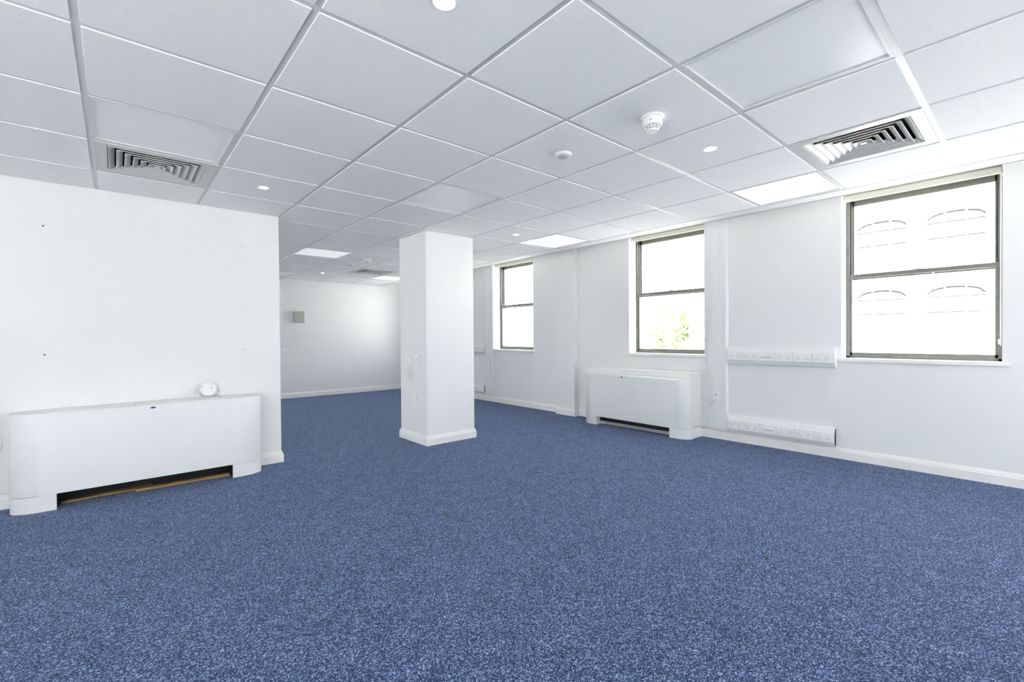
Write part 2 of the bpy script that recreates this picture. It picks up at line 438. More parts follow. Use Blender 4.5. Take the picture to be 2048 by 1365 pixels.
# ------------------------------------------------------------------ windows
def make_window(n, y0, y1):
    root = thing('window_%d' % n, None, None, (0, 0, 0)); root['kind'] = 'structure'
    xf = 5.03
    # sill board
    mb = MB().box(4.8775, xf+0.01, y0+0.0005, y1-0.0005, 0.8932, 0.8962)
    mb.box(4.856, EAST-0.0004, y0-0.042, y1+0.042, 0.868, 0.8962)
    mb.build('window_sill', M['trim'], root, bevel=0.003)
    zt = ZH
    fr = MB()
    for a, c in ((y0, y0+0.026), (y1-0.026, y1)): fr.box(xf, xf+0.11, a, c, 0.893, zt)
    fr.box(xf, xf+0.11, y0, y1, 0.893, 0.915); fr.box(xf, xf+0.11, y0, y1, zt-0.055, zt)
    fr.build('window_frame', M['alu'], root, bevel=0.0015)
    tk = MB()
    for a, c in ((y0+0.0262, y0+0.037), (y1-0.037, y1-0.0262)): tk.box(xf+0.022, xf+0.05, a, c, 1.646, zt-0.056)
    tk.build('sash_track', M['alu_d'], root)
    ga, gc = y0+0.027, y1-0.027
    # lower sash sits inside
    ls = MB(); xl = xf+0.008
    ls.box(xl, xl+0.028, ga, ga+0.016, 0.916, 1.645); ls.box(xl, xl+0.028, gc-0.016, gc, 0.916, 1.645)
    ls.box(xl, xl+0.028, ga, gc, 0.916, 0.944); ls.box(xl-0.004, xl+0.03, ga, gc, 1.612, 1.645)
    lo = ls.build('lower_sash', M['alu'], root, bevel=0.0012)
    MB().box(xl+0.012, xl+0.016, ga+0.014, gc-0.014, 0.94, 1.615).build('pane', M['glass'], lo)
    us = MB(); xu = xf+0.055
    us.box(xu, xu+0.028, ga, ga+0.020, 1.60, zt-0.056); us.box(xu, xu+0.028, gc-0.020, gc, 1.60, zt-0.056)
    us.box(xu, xu+0.028, ga, gc, 1.60, 1.632); us.box(xu, xu+0.028, ga, gc, zt-0.11, zt-0.056)
    up = us.build('upper_sash', M['alu'], root, bevel=0.0012)
    MB().box(xu+0.012, xu+0.016, ga+0.018, gc-0.018, 1.63, zt-0.10).build('pane', M['glass'], up)
    ym = (y0+y1)/2
    lk = MB().box(xl-0.004, xl+0.024, ym-0.028, ym+0.028, 1.6455, 1.650)
    lk.box(xl+0.004, xl+0.016, ym-0.01, ym+0.01, 1.65, 1.664)
    lk.tube([(xl+0.01, ym+0.004, 1.664), (xl+0.006, ym+0.012, 1.672), (xl+0.006, ym-0.004, 1.69)], 0.0035, 6)
    lk.build('sash_lock', M['metal'], root, bevel=0.0008)
    return root
for n_, (a, c) in enumerate(WINS): make_window(n_+1, a, c)
for k, (a, c) in enumerate(FILL_SWIN):  # frames and panes of the added south fill windows
    root = thing('window_%d' % (len(WINS)+1+k), None, None); root['kind'] = 'structure'
    fr = MB(); y_ = SOUTH-0.16
    for q in (a, (a+c)/2-0.02, c-0.04): fr.box(q, q+0.04, y_, y_+0.05, 0.32, 2.19)
    fr.box(a, c, y_, y_+0.05, 0.32, 0.37); fr.box(a, c, y_, y_+0.05, 2.14, 2.19)
    fr.build('window_frame', M['alu'], root)
    MB().box(a+0.02, c-0.02, y_+0.02, y_+0.025, 0.34, 2.17).build('pane', M['glass'], root)

for k, (a, c) in enumerate(FILL_WWIN):  # frames and panes of the added west fill windows
    root = thing('window_%d' % (len(WINS)+len(FILL_SWIN)+1+k), None, None); root['kind'] = 'structure'
    fr = MB(); x_ = WEST-0.16
    for q in (a, (a+c)/2-0.02, c-0.04): fr.box(x_, x_+0.05, q, q+0.04, 0.32, 2.19)
    fr.box(x_, x_+0.05, a, c, 0.32, 0.37); fr.box(x_, x_+0.05, a, c, 2.14, 2.19)
    fr.build('window_frame', M['alu'], root)
    MB().box(x_+0.02, x_+0.025, a+0.02, c-0.02, 0.34, 2.17).build('pane', M['glass'], root)

def make_blind(y0, y1, label, drop=0.0, low=1.03):
    root = thing('roller_blind', label, 'blind', (4.965, (y0+y1)/2, ZH), 0, 'roller blinds at the window heads')
    hw = (y1-y0)/2
    for s in (-1, 1):
        MB().box(-0.03, 0.035, s*hw-s*0.002, s*hw-s*0.007, -0.095, -0.002).build('bracket', M['cream_p'], root, bevel=0.001)
    MB().box(-0.034, 0.035, -hw+0.008, hw-0.008, -0.016, -0.003).build('head_rail', M['cream_p'], root, bevel=0.002)
    mb = MB(); prof = [(0.004+0.021*math.cos(t*math.pi/8), -0.049+0.021*math.sin(t*math.pi/8)) for t in range(16)]
    mb.prism(prof, -hw+0.010, hw-0.016, 'y'); mb.build('fabric_roll', M['cream'], root, smooth=True)
    mb = MB().box(-0.0185, -0.017, -hw+0.012, hw-0.018, -0.078-drop, -0.048)
    mb.build('fabric', M['cream'], root)
    MB().box(-0.028, -0.012, -hw+0.012, hw-0.018, -0.090-drop, -0.074-drop).build('bottom_bar', M['cream_p'], root, bevel=0.003)
    # bead chain loop
    yc = -hw+0.010; zl = low-ZH
    pts = []
    for t in range(17):
        a = math.pi*t/16
        pts.append((-0.036 - 0.011*math.cos(a)+0.011, yc, zl-0.012*math.sin(a)))
    mb = MB().tube([(pts[0][0], yc, -0.05)] + pts + [(pts[-1][0], yc, -0.05)], 0.0034, 6)
    mb.build('bead_chain', M['cream_p'], root, smooth=True)
    return root
make_blind(0.187, 1.163, 'cream rolled-up roller blind over the largest, nearest window')
make_blind(2.415, 3.385, 'cream rolled-up roller blind over the window above the heater unit')
make_blind(5.133, 6.115, 'cream rolled-up roller blind over the window just right of the column')
tag(MB().tube([(4.935, 0.205, 1.06), (4.957, 0.203, 1.03)], 0.0075, 8).build('chain_weight', M['cream_p'], smooth=True),
    'small cream weight on the blind chain at the right of the nearest window', 'weight')

# ------------------------------------------------------------------ ceiling fittings
def cell(i, j): return ((GX(i)+GX(i+1))/2, (GY(j)+GY(j+1))/2)
LBL = {(-1, 2): 'flat opal ceiling light panel beside the left air vent', (2, -2): 'large opal ceiling light panel at the top right, nearest the camera',
       (5, -1): 'bright opal ceiling light panel at the window edge beside the right vent', (2, 2): 'opal ceiling light panel in mid ceiling before the column',
       (5, 3): 'bright opal ceiling light panel at the window edge right of the column', (2, 7): 'opal ceiling light panel left of the column, beyond the partition',
       (5, 10): 'far opal ceiling light panel near the window wall at the back', (2, 11): 'farthest opal ceiling light panel by the back wall left end'}
VIS = set(LBL)
OUT = {(-4, -2): 'opal ceiling light panel out of view near the added side windows', (-4, 6): 'opal ceiling light panel deep behind the partition', (-1, 7): 'opal ceiling light panel just behind the partition', (5, 7): 'opal ceiling light panel hidden behind the column by the windows'}
def panel_meshes():
    w, h = 0.303-HB, 0.3-HB
    f_ = MB()
    for s in (-1, 1):
        f_.box(s*w, s*(w-0.012), -h, h, -0.003, 0.02); f_.box(-w+0.012, w-0.012, s*h, s*(h-0.012), -0.003, 0.02)
    d_ = MB().box(-w+0.012, w-0.012, -h+0.012, h-0.012, 0.004, 0.012)
    return f_.mesh('frame', M['grid']), d_.mesh('diffuser', M['opal'])
pf, pd = panel_meshes()
pd_glow = pd.copy(); pd_glow.materials.clear(); pd_glow.materials.append(M['opal_glow'])
for (i, j) in sorted(LIGHTS):
    x, y = cell(i, j)
    if (i, j) not in VIS and not (-5 <= i <= 5 and SOUTH < y < NORTH): continue
    lb = LBL.get((i, j), OUT.get((i, j)))
    if lb is None or not SOUTH < y < NORTH: continue
    t = thing('light_panel', lb, 'light panel', (x, y, HC), 0, 'opal ceiling light panels')
    link('frame', pf, t); link('diffuser', pd_glow if (i, j) in ((5, -1), (5, 3), (2, 7), (5, 10), (5, 7)) else pd, t)

def vent_proto(label):
    t = thing('ceiling_vent', label, 'vent', (0, 0, 0), 0, 'square ceiling air diffusers')
    w, h = 0.303-HB, 0.3-HB
    a = 0.236
    f_ = MB()
    for s in (-1, 1):
        f_.box(s*w, s*a, -h, h, -0.006, 0.004); f_.box(-a, a, s*h, s*a, -0.006, 0.004)
    f_.build('frame', M['vent'], t, bevel=0.0015)
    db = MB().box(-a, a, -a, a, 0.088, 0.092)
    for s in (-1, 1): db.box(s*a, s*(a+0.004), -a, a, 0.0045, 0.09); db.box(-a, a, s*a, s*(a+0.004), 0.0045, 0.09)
    db.build('duct_box', M['dark'], t)  # duct walls coloured near-black for the unlit plenum
    for k in range(6):
        ro = 0.233 - 0.0380*k
        ri = ro-0.030
        mb = MB()
        rings = [(ro, -0.0045), (ro, -0.001), (ri, 0.0175), (ri-0.0004, 0.0165), (ro-0.0014, -0.0018), (ro-0.0014, -0.0045)]
        for a_, z in rings: mb.v += [(-a_,-a_,z),(a_,-a_,z),(a_,a_,z),(-a_,a_,z)]
        nr = len(rings)
        for q in range(nr):
            q2 = (q+1) % nr
            for c_ in range(4):
                c2 = (c_+1) % 4
                mb.f.append((4*q+c_, 4*q+c2, 4*q2+c2, 4*q2+c_))
        mb.build('louvre_ring', M['vent'], t)
    MB().box(-0.013, 0.013, -0.013, 0.013, -0.004, 0.002).build('centre_plate', M['vent'], t)
    return t
VL = {(-1, 3): 'square louvred air vent on the left, above the white partition', (4, -2): 'large square louvred air vent on the right, above the nearest window',
      (4, 9): 'distant louvred air vent seen left of the column'}
vp = None
for (i, j) in sorted(VENTS):
    x, y = cell(i, j)
    vp = vent_proto(VL[(i, j)]) if vp is None else copy_tree(vp)
    vp['label'] = VL[(i, j)]; vp.location = (x, y, HC)
def downlight(i, j, label, lit=True):
    x, y = cell(i, j)
    t = thing('downlight', label, 'light', (x, y, HC-0.0046), 0, 'recessed ceiling downlights')
    MB().lathe([(0.026, 0.012), (0.030, -0.001), (0.038, -0.0025), (0.039, 0.0)], 32).build('bezel', M['plastic_b'], t, smooth=True)
    MB().lathe([(0.001, -0.0035), (0.014, -0.0035), (0.017, -0.001), (0.001, -0.001)], 24).build('lamp', M['lamp'], t, smooth=True)
    ld = bpy.data.lights.new('lamp_light', 'SPOT'); ld.energy = LAMP_W; ld.spot_size = math.radians(150); ld.spot_blend = 0.9
    ld.shadow_soft_size = 0.03; ld.color = (1.0, 0.985, 0.95)
    lo = bpy.data.objects.new('lamp_light', ld); col.objects.link(lo); lo.parent = t; lo.location = (0, 0, -0.02)
    return t
downlight(0, -1, 'downlight at the top edge, above the middle of the room')
downlight(0, 3, 'lit downlight over the left partition, right of its vent')
downlight(3, -1, 'lit downlight beside the smoke detector, towards the windows')
downlight(4, 3, 'small lit downlight just right of the column top')
downlight(3, 10, 'tiny distant downlight near the back wall')
for i, j, w_ in ((0, -5, 'behind the camera'), (3, -5, 'behind the camera towards the windows'), (-3, -1, 'left of the camera, by the added side windows'),
                 (-3, 3, 'left of the partition vent'), (0, 7, 'hidden behind the partition'), (-3, 7, 'deep behind the partition')):
    downlight(i, j, 'downlight out of view, ' + w_)

def smoke_detector(i, j, label):
    x, y = cell(i, j)
    t = thing('smoke_detector', label, 'smoke detector', (x, y, HC-0.0046), 0.4, 'ceiling smoke detectors')
    MB().lathe([(0.001, 0.0), (0.056, 0.0), (0.058, -0.004), (0.054, -0.010), (0.001, -0.010)], 32).build('base', M['plastic_b'], t, smooth=True)
    MB().lathe([(0.047, -0.010), (0.048, -0.014), (0.048, -0.042), (0.045, -0.047), (0.001, -0.047)], 32).build('collar', M['plastic'], t, smooth=True)
    MB().lathe([(0.030, -0.047), (0.030, -0.060), (0.001, -0.060)], 24).build('chamber', M['speaker'], t, smooth=True)
    rb = MB()
    for k in range(12):
        a = 2*math.pi*k/12
        p = lambda rad, z, da=0: (rad*math.cos(a+da), rad*math.sin(a+da), z)
        rb.tube([p(0.036, -0.046), p(0.033, -0.058), p(0.027, -0.064)], 0.0028, 5)
    rb.build('cage', M['plastic_b'], t)
    MB().lathe([(0.001, -0.062), (0.027, -0.062), (0.029, -0.066), (0.026, -0.072), (0.001, -0.074)], 24).build('cap', M['plastic_b'], t, smooth=True)
    MB().box(0.044, 0.052, -0.012, 0.012, -0.013, -0.0095).build('slot', M['slot'], t)
    MB().box(-0.062, -0.044, -0.006, 0.006, -0.034, -0.024).build('tab', M['plastic'], t, bevel=0.001)
    return t
smoke_detector(2, -1, 'white smoke detector hanging from the ceiling left of a lit downlight')
smoke_detector(3, 7, 'distant white smoke detector seen left of the column')
def disc_sounder(i, j, label):
    x, y = cell(i, j)
    t = thing('ceiling_sensor', label, 'sensor', (x, y, HC-0.0046), 0, 'flat round ceiling sensors')
    MB().lathe([(0.001, 0.0), (0.050, 0.0), (0.051, -0.006), (0.045, -0.014), (0.036, -0.015), (0.001, -0.015)], 32).build('body', M['plastic_b'], t, smooth=True)
    MB().lathe([(0.001, -0.015), (0.034, -0.015), (0.032, -0.019), (0.001, -0.019)], 28).build('grille', M['speaker'], t, smooth=True)
    for k in range(3):
        MB().box(-0.024, 0.024, -0.0015+(k-1)*0.014, 0.0015+(k-1)*0.014, -0.021, -0.0185).build('grille_rib', M['grey'], t)
    return t
disc_sounder(2, 0, 'flat round ceiling sensor with a grey grille, left of the smoke detector')
disc_sounder(3, 8, 'distant flat round ceiling sensor beside the far smoke detector')

# ------------------------------------------------------------------ fan heater units
def heater(label, loc, rotz, depth, badge_x, badge_m):
    """local: front faces -y, back at y=0, x from -L/2..L/2"""
    L = 1.445; hl = L/2; D = depth
    t = thing('heater_unit', label, 'heater', loc, rotz, 'long white floor-standing fan heater units')
    cw = 0.14; cd = 0.09
    def endplan(s, inner, grow=0.0):
        pts = []
        for k in range(13):
            a = (math.pi/2)*k/12
            pts.append((s*(hl-cw+cw*math.sin(a)-grow), -D+cd*(1-math.cos(a))**0.9+grow))
        pts += [(s*(hl-grow), -0.001), (s*inner, -0.001), (s*inner, -D+grow)]
        return pts
    if depth > 0.2:
        MB().box(-(hl-0.20), hl-0.20, -0.045, -0.018, 0.0, 0.60).build('shade_plate', M['dark'], t)  # dark sheet painted in for the shade under the unit
        for q in (-1, 1): MB().box(q*(hl-0.2225), q*(hl-0.2245), -D+0.012, -0.02, 0.001, 0.125).build('shade_liner', M['dark'], t)  # dark sheets painted in for the shade beside the feet
    else:
        MB().box(-(hl-0.2245), hl-0.2245, -0.020, -0.001, 0.042, 0.111).build('shade_plate', M['dark'], t)  # dark sheet painted in for shade in the gap below the panel
        MB().box(-(hl-0.30), hl-0.2245, -0.034, -0.021, 0.010, 0.046).build('shade_strip', M['grey'], t, bevel=0.002)  # grey strip coloured as the boxing skirting in shade
    # front panel, with softly rounded top edge
    pr = [(-D, 0.105), (-D, 0.625), (-D+0.004, 0.634), (-D+0.012, 0.638), (-D+0.020, 0.638), (-D+0.020, 0.105)]
    MB().prism(pr, -(hl-cw), hl-cw, 'x').build('front_panel', M['unit'], t, smooth=True)
    for s in (-1, 1):
        mb = MB().prism(endplan(s, hl-cw+0.0005), 0.106, 0.636, 'z')
        mb.build('end_cap', M['unit'], t, smooth=True, bevel=0.003, bseg=2)
        mb = MB().box(s*(hl-cw), s*(hl-0.222), -D+0.021, -0.001, 0.612, 0.6375)
        mb.build('top_plate', M['unit'], t, bevel=0.001)
        ft = MB().prism(endplan(s, hl-0.222, 0.0015), 0.0, 0.1035, 'z')
        ft.build('foot', M['unit'], t, smooth=True)
    x0 = -(hl-0.2235); x1 = hl-0.2235; xm = x0+0.405*(x1-x0)
    for a, c in ((x0, xm-0.001), (xm+0.001, x1)):
        MB().box(a, c, -D+0.022, -0.001, 0.628, 0.640).build('top_flap', M['unit'], t, bevel=0.001)
    MB().box(-(hl-0.23), hl-0.23, -D+0.022, -0.046 if depth > 0.2 else -0.004, 0.112, 0.60).build('inner_casing', M['dark'], t)
    bd = MB(); n = 20
    for yy in (-D-0.0004, -D-0.0018):
        pass
    pts = [(badge_x+0.0165*math.cos(2*math.pi*k/n), 0.616+0.0062*math.sin(2*math.pi*k/n)) for k in range(n)]
    bd.v = [(p[0], -D-0.0015, p[1]) for p in pts]+[(p[0], -D+0.002, p[1]) for p in pts]
    bd.f = [tuple(range(n)), tuple(range(2*n-1, n-1, -1))]+[(k, (k+1) % n, n+(k+1) % n, n+k) for k in range(n)]
    o = bd.build('badge', badge_m, t); o['label'] = 'small dark oval badge'
    return t
heater('long white heater unit with rounded ends against the left partition', (0.1975, LY, 0), 0, 0.254, 0.004, M['logo'])
heater('white heater unit with rounded ends below the middle window', (4.641, 3.150, 0), R90, 0.097, -0.115, M['black'])
# detector lying on the left unit
t = thing('alarm_disc', 'round white alarm head leaning on the wall on top of the left heater unit', 'alarm', (0.565, 4.436, 0.700), 0)
mb = MB().lathe([(0.001, 0.0), (0.056, 0.0), (0.060, 0.006), (0.058, 0.022), (0.048, 0.030), (0.001, 0.032)], 36)
o = mb.build('body', M['plastic'], t, smooth=True, rot=(math.radians(78), 0, 0), loc=(0, 0, 0))
for x_, z_, rad, m_ in ((0.024, 0.006, 0.0035, 'black'), (0.014, 0.004, 0.002, 'grey'), (-0.042, 0.020, 0.005, 'grey'), (0.02, 0.034, 0.003, 'grey')):
    MB().lathe([(0.0005, 0.0), (rad, 0.0), (rad, 0.003), (0.0005, 0.003)], 10).build('sensor_eye', M[m_], o, loc=(x_, z_, 0.0300))
tag(MB().tube([(0.600, 4.43, 0.662), (0.625, 4.40, 0.652), (0.640, 4.375, 0.645), (0.645, 4.33, 0.644)], 0.0022, 6).build('alarm_cable', M['cable'], smooth=True),
    'short thin cable trailing from the round alarm head on the left heater', 'cable')
# boards lying under the left unit
for k, (xa, xb, y, z, rz) in enumerate(((-0.292, 0.20, 4.385, 0.0, 0.02), (0.10, 0.69, 4.345, 0.0, -0.03))):
    L_ = xb-xa
    mb = MB()
    prof = [(-0.03, 0.0), (0.03, 0.0), (0.03, 0.018), (-0.03, 0.019)]
    mb.prism(prof, 0, L_, 'x')
    if k == 0:
        for q in range(4): mb.v[q] = (mb.v[q][0]+0.05*(1-mb.v[q][2]/0.03)*0-0.0+(0.03 if mb.v[q][1] > 0 else 0), mb.v[q][1], mb.v[q][2]*0.5)
    o = mb.build('wood_board', M['timber'], bevel=0.002, loc=(xa, y, z), rot=(0, 0, rz))
    tag(o, ['pale split-ended wooden board on the floor under the left heater unit', 'longer wooden board under the right half of the left heater unit'][k], 'board', 'boards under the left heater')

# boxing behind the right unit
t = thing('pipe_boxing', 'white painted boxing with a shelf top behind the heater under the window', 'boxing', (0, 0, 0))
MB().box(4.646, EAST-0.0005, 2.455, 3.862, 0, 0.688).build('casing', M['trim'], t, bevel=0.001)
MB().box(4.6455, EAST-0.0005, 2.441, 3.874, 0.688, 0.706).build('shelf', M['trim'], t, bevel=0.003)
b_ = MB(); skirt(b_, (4.646, 2.455), (EAST-0.018, 2.455), (0, -1), 0, 0); b_.build('skirting', M['trim'], t)

# ------------------------------------------------------------------ sockets
def sock_meshes():
    d = {}
    d['plate2'] = MB().box(-0.073, 0.073, -0.009, 0, -0.043, 0.043).mesh('faceplate', M['plastic_b'], bevel=0.002, bseg=2)
    d['plate1'] = MB().box(-0.043, 0.043, -0.009, 0, -0.043, 0.043).mesh('faceplate', M['plastic_b'], bevel=0.002, bseg=2)
    d['sw'] = MB().box(-0.005, 0.005, -0.013, -0.008, -0.009, 0.009).mesh('switch', M['plastic_b'], bevel=0.001)
    d['e'] = MB().box(-0.0022, 0.0022, -0.0096, -0.008, -0.0045, 0.0045).mesh('pin_slot', M['slot'])
    d['ln'] = MB().box(-0.0036, 0.0036, -0.0096, -0.008, -0.0024, 0.0024).mesh('pin_slot', M['slot'])
    d['scr'] = MB().lathe([(0.0005, 0), (0.0032, 0), (0.0028, 0.0015), (0.0005, 0.0015)], 10).mesh('screw', M['metal'])
    return d
SM = sock_meshes()
def outlet(t, cx, sw):
    link('pin_slot', SM['e'], t, (cx, 0, 0.006))
    for s in (-1, 1): link('pin_slot', SM['ln'], t, (cx+s*0.0111, 0, -0.016))
    link('switch', SM['sw'], t, (sw, 0, 0.027))
def double_socket(label, loc, rotz, group, tilt=0.0):
    t = thing('double_socket', label, 'socket', loc, rotz, group)
    t.rotation_euler = (0, tilt, rotz)
    link('faceplate', SM['plate2'], t)
    outlet(t, -0.036, -0.010); outlet(t, 0.036, 0.010)
    for s in (-1, 1): link('screw', SM['scr'], t, (s*0.0605, -0.0088, 0), (math.pi/2, 0, 0))
    return t
def single_socket(label, loc, rotz, group=None, outlet_on=True):
    t = thing('single_socket', label, 'socket', loc, rotz, group)
    link('faceplate', SM['plate1'], t)
    if outlet_on: outlet(t, 0.0, 0.018)
    for s in (-1, 1): link('screw', SM['scr'], t, (s*0.030, -0.0088, 0), (math.pi/2, 0, 0))
    return t
def data_plate(label, loc, rotz, group, tilt=0.0):
    t = thing('data_plate', label, 'socket', loc, rotz, group); t.rotation_euler = (0, tilt, rotz)
    link('faceplate', SM['plate2'], t)
    MB().box(-0.052, 0.052, -0.0125, -0.008, -0.004, 0.026).build('module_strip', M['plastic_b'], t, bevel=0.001)
    MB().box(-0.047, 0.047, -0.0105, -0.0085, -0.0125, -0.0065).build('opening', M['grey'], t)
    for s in (-1, 1): link('screw', SM['scr'], t, (s*0.0605, -0.0088, 0), (math.pi/2, 0, 0))
    return t
# column
double_socket('white double socket high on the left face of the column', (CX0, 4.463, 0.872), R90, None)
t = single_socket('switched outlet plate beside the double socket on the column', (CX0, 4.292, 0.877), R90, None, False)
MB().box(-0.014, 0.014, -0.016, -0.008, -0.012, 0.012).build('rocker', M['plastic_b'], t, bevel=0.002)
MB().box(-0.010, 0.010, -0.0175, -0.0158, -0.006, -0.001).build('label_strip', M['slot'], t)
single_socket('lone single socket low on the left face of the column', (CX0, 4.353, 0.448), R90, None)
# far wall and left edge
double_socket('far double socket on the back wall beside the partition edge', (2.332, NORTH, 0.880), 0, None)
double_socket('double socket at the left edge of the picture beside the heater', (-0.649, LY, 0.425), 0, None)

# ------------------------------------------------------------------ trunking on the window wall
W = EAST
def vertical_trunk(ya, yb, label, ztop=TOP, mid=(0.77, 1.02), foot=(0.105, 0.32)):
    t = thing('wall_trunking', label, 'trunking', (0, 0, 0), 0, 'vertical cable trunking on the window wall')
    w = yb-ya
    prof = [(W-0.0005, ya), (W-0.022, ya), (W-0.034, ya+0.012), (W-0.036, ya+0.022), (W-0.030, ya+0.028), (W-0.030, yb-0.006), (W-0.028, yb), (W-0.0005, yb)]
    MB().prism(prof, foot[0], ztop, 'z').build('channel', M['trunk'], t, smooth=True)
    la, lb = ya+0.083, yb-0.042
    for a, c in ((foot[1], mid[0]), (mid[1], 2.26)):
        MB().box(W-0.0325, W-0.029, la, lb, a, c).build('lid', M['trunk'], t, bevel=0.0008)
        for yy in (la-0.004, lb+0.002, ya+0.060, yb-0.020):
            MB().box(W-0.0318, W-0.029, yy, yy+0.0022, a, c).build('rib', M['trunk'], t)
    for a, c in (mid, foot):
        MB().box(W-0.0345, W-0.001, ya+0.024, yb+0.004, a, c).build('junction_cover', M['trunk'], t, bevel=0.002)
    MB().box(W-0.0345, W-0.001, ya+0.010, yb+0.004, 2.262, 2.30).build('top_collar', M['trunk'], t, bevel=0.002)
    return t
vertical_trunk(2.152, 2.358, 'tall white vertical trunking between the two nearest windows')
vertical_trunk(6.09, 6.325, 'distant white vertical trunking left of the far window', mid=(0.79, 0.98), foot=(0.11, 0.345))

def dado(name, ya, yb, z0, label, end_cap, tilt=0.0, dz=0.172):
    """ya (near, right end) < yb (left end)"""
    t = thing(name, label, 'trunking', (W, yb, z0), 0, 'horizontal socket trunking on the window wall')
    L_ = yb-ya
    prof = [(-0.0006, 0), (-0.026, 0), (-0.036, 0.004), (-0.0475, 0.030), (-0.0475, 0.036), (-0.052, 0.040), (-0.052, 0.128), (-0.0475, 0.131),
            (-0.046, 0.138), (-0.036, 0.164), (-0.028, dz), (-0.0006, dz)]
    mb = MB()
    o = len(mb.v); n = len(prof)
    for yy in (0, -L_):
        for p, q in prof: mb.v.append((p, yy, q + yy*tilt))
    mb.f = [tuple(range(n)), tuple(range(2*n-1, n-1, -1))]+[(k, (k+1) % n, n+(k+1) % n, n+k) for k in range(n)]
    mb.build('channel', M['trunk'], t)
    if end_cap:
        pr = [(p-0.002 if p < -0.01 else p, q+(-0.002 if q < 0.01 else 0.002 if q > 0.16 else 0)) for p, q in prof]
        MB().prism(pr, -L_-0.024, -L_+0.001, 'y').build('end_cap', M['plastic_b'], t, bevel=0.001)
    else:
        MB().prism([(p*0.86-0.003, q*0.9+0.008-L_*tilt) for p, q in prof], -L_-0.0012, -L_+0.001, 'y').build('open_end', M['slot'], t)
    # shallow line between lid and body
    return t
dado('dado_trunking', 1.220, 2.150, 0.811, 'upper white socket trunking with an end cap, beside the nearest window', True)
dado('dado_trunking', 1.203, 2.148, 0.100, 'lower white socket trunking just above the skirting, open at its right end', False, 0.0)
dado('dado_trunking', 6.325, 7.35, 0.815, 'upper distant socket trunking just right of the column', True)
dado('dado_trunking', 6.325, 7.35, 0.120, 'lower distant socket trunking just right of the column', False)
ups = [(2.139, 1.993), (1.993, 1.842), (1.842, 1.684), (1.684, 1.531), (1.531, 1.376), (1.376, 1.221)]
lows = [(2.133, 1.981, .1815), (1.981, 1.825, .180), (1.825, 1.673, .1765), (1.673, 1.518, .175), (1.518, 1.360, .1735), (1.360, 1.208, .181)]
od = ['first', 'second', 'third', 'fourth', 'fifth', 'last']
XS = W-0.0515
for k, (a, c) in enumerate(ups):
    if k == 2: data_plate('blank data plate, third from left on the upper socket trunking', (XS, (a+c)/2, 0.8965), R90, 'plates on the upper trunking')
    else: double_socket('white double socket, %s from left on the upper trunking' % od[k] if k < 5 else 'white double socket at the right end of the upper trunking', (XS, (a+c)/2, 0.8965), R90, 'plates on the upper trunking')
for k, (a, c, z) in enumerate(lows):
    z = 0.183
    if k == 2: data_plate('blank data plate, third from left on the lower socket trunking', (XS, (a+c)/2, z), R90, 'plates on the lower trunking')
    else: double_socket('white double socket, %s from left on the lower trunking' % od[k] if k < 5 else 'white double socket at the right end of the lower trunking', (XS, (a+c)/2, z), R90, 'plates on the lower trunking')
for z, nm in ((0.90, 'upper'), (0.205, 'lower')):
    for k, w_ in enumerate(('nearest', 'next along')):
        double_socket('distant double socket on the %s far trunking, %s to the tall trunking' % (nm, w_), (XS, 6.42+0.155*k, z), R90, 'plates on the far trunking')
# outlet with plug on the tall trunking
t = single_socket('single socket with a plug and cord on the tall trunking', (W-0.0325, 2.267, 0.455), R90, None, False)
MB().box(-0.021, 0.021, -0.014, -0.008, -0.036, -0.002).build('plug', M['plastic'], t, bevel=0.003)
MB().box(-0.007, 0.007, -0.013, -0.008, 0.016, 0.026).build('indicator', M['black'], t)
tag(MB().tube([(W-0.050, 2.282, 0.415), (W-0.058, 2.289, 0.400), (W-0.055, 2.300, 0.382), (W-0.045, 2.325, 0.367), (W-0.034, 2.348, 0.362), (W-0.010, 2.365, 0.350), (W-0.004, 2.371, 0.336)], 0.003, 8).build('plug_cord', M['cable'], smooth=True),
    'short grey cord curling down from the plug on the tall trunking', 'cord')
tag(MB().tube([(4.640, 2.450, 0.62), (4.640, 2.450, 0.142), (4.655, 2.442, 0.128), (4.69, 2.436, 0.126), (4.74, 2.436, 0.122), (4.775, 2.436, 0.127), (4.81, 2.436, 0.112), (4.85, 2.42, 0.103), (4.858, 2.395, 0.106), (4.862, 2.37, 0.118)], 0.003, 8).build('heater_cable', M['cable'], smooth=True),
    'grey cable running down the heater side and over the skirting to the trunking', 'cable')
tag(MB().tube([(EAST-0.002, 7.1, 2.20), (4.80, 6.95, 2.215), (4.72, 6.85, 2.235), (4.68, 6.80, 2.30), (4.66, 6.84, 2.36), (4.62, 6.86, 2.44)], 0.004, 8).build('hanging_cable', M['cable'], smooth=True),
    'thin loose cable dangling by the ceiling edge right of the column', 'cable')
tag(MB().tube([(-1.4, LY-0.008, 0.108), (-0.9, LY-0.008, 0.104), (-0.62, LY-0.008, 0.104), (-0.56, LY-0.012, 0.100), (-0.53, LY-0.012, 0.112)], 0.003, 8).build('skirting_cable', M['cable'], smooth=True),
    'thin cable lying along the skirting at the far left beside the heater', 'cable')

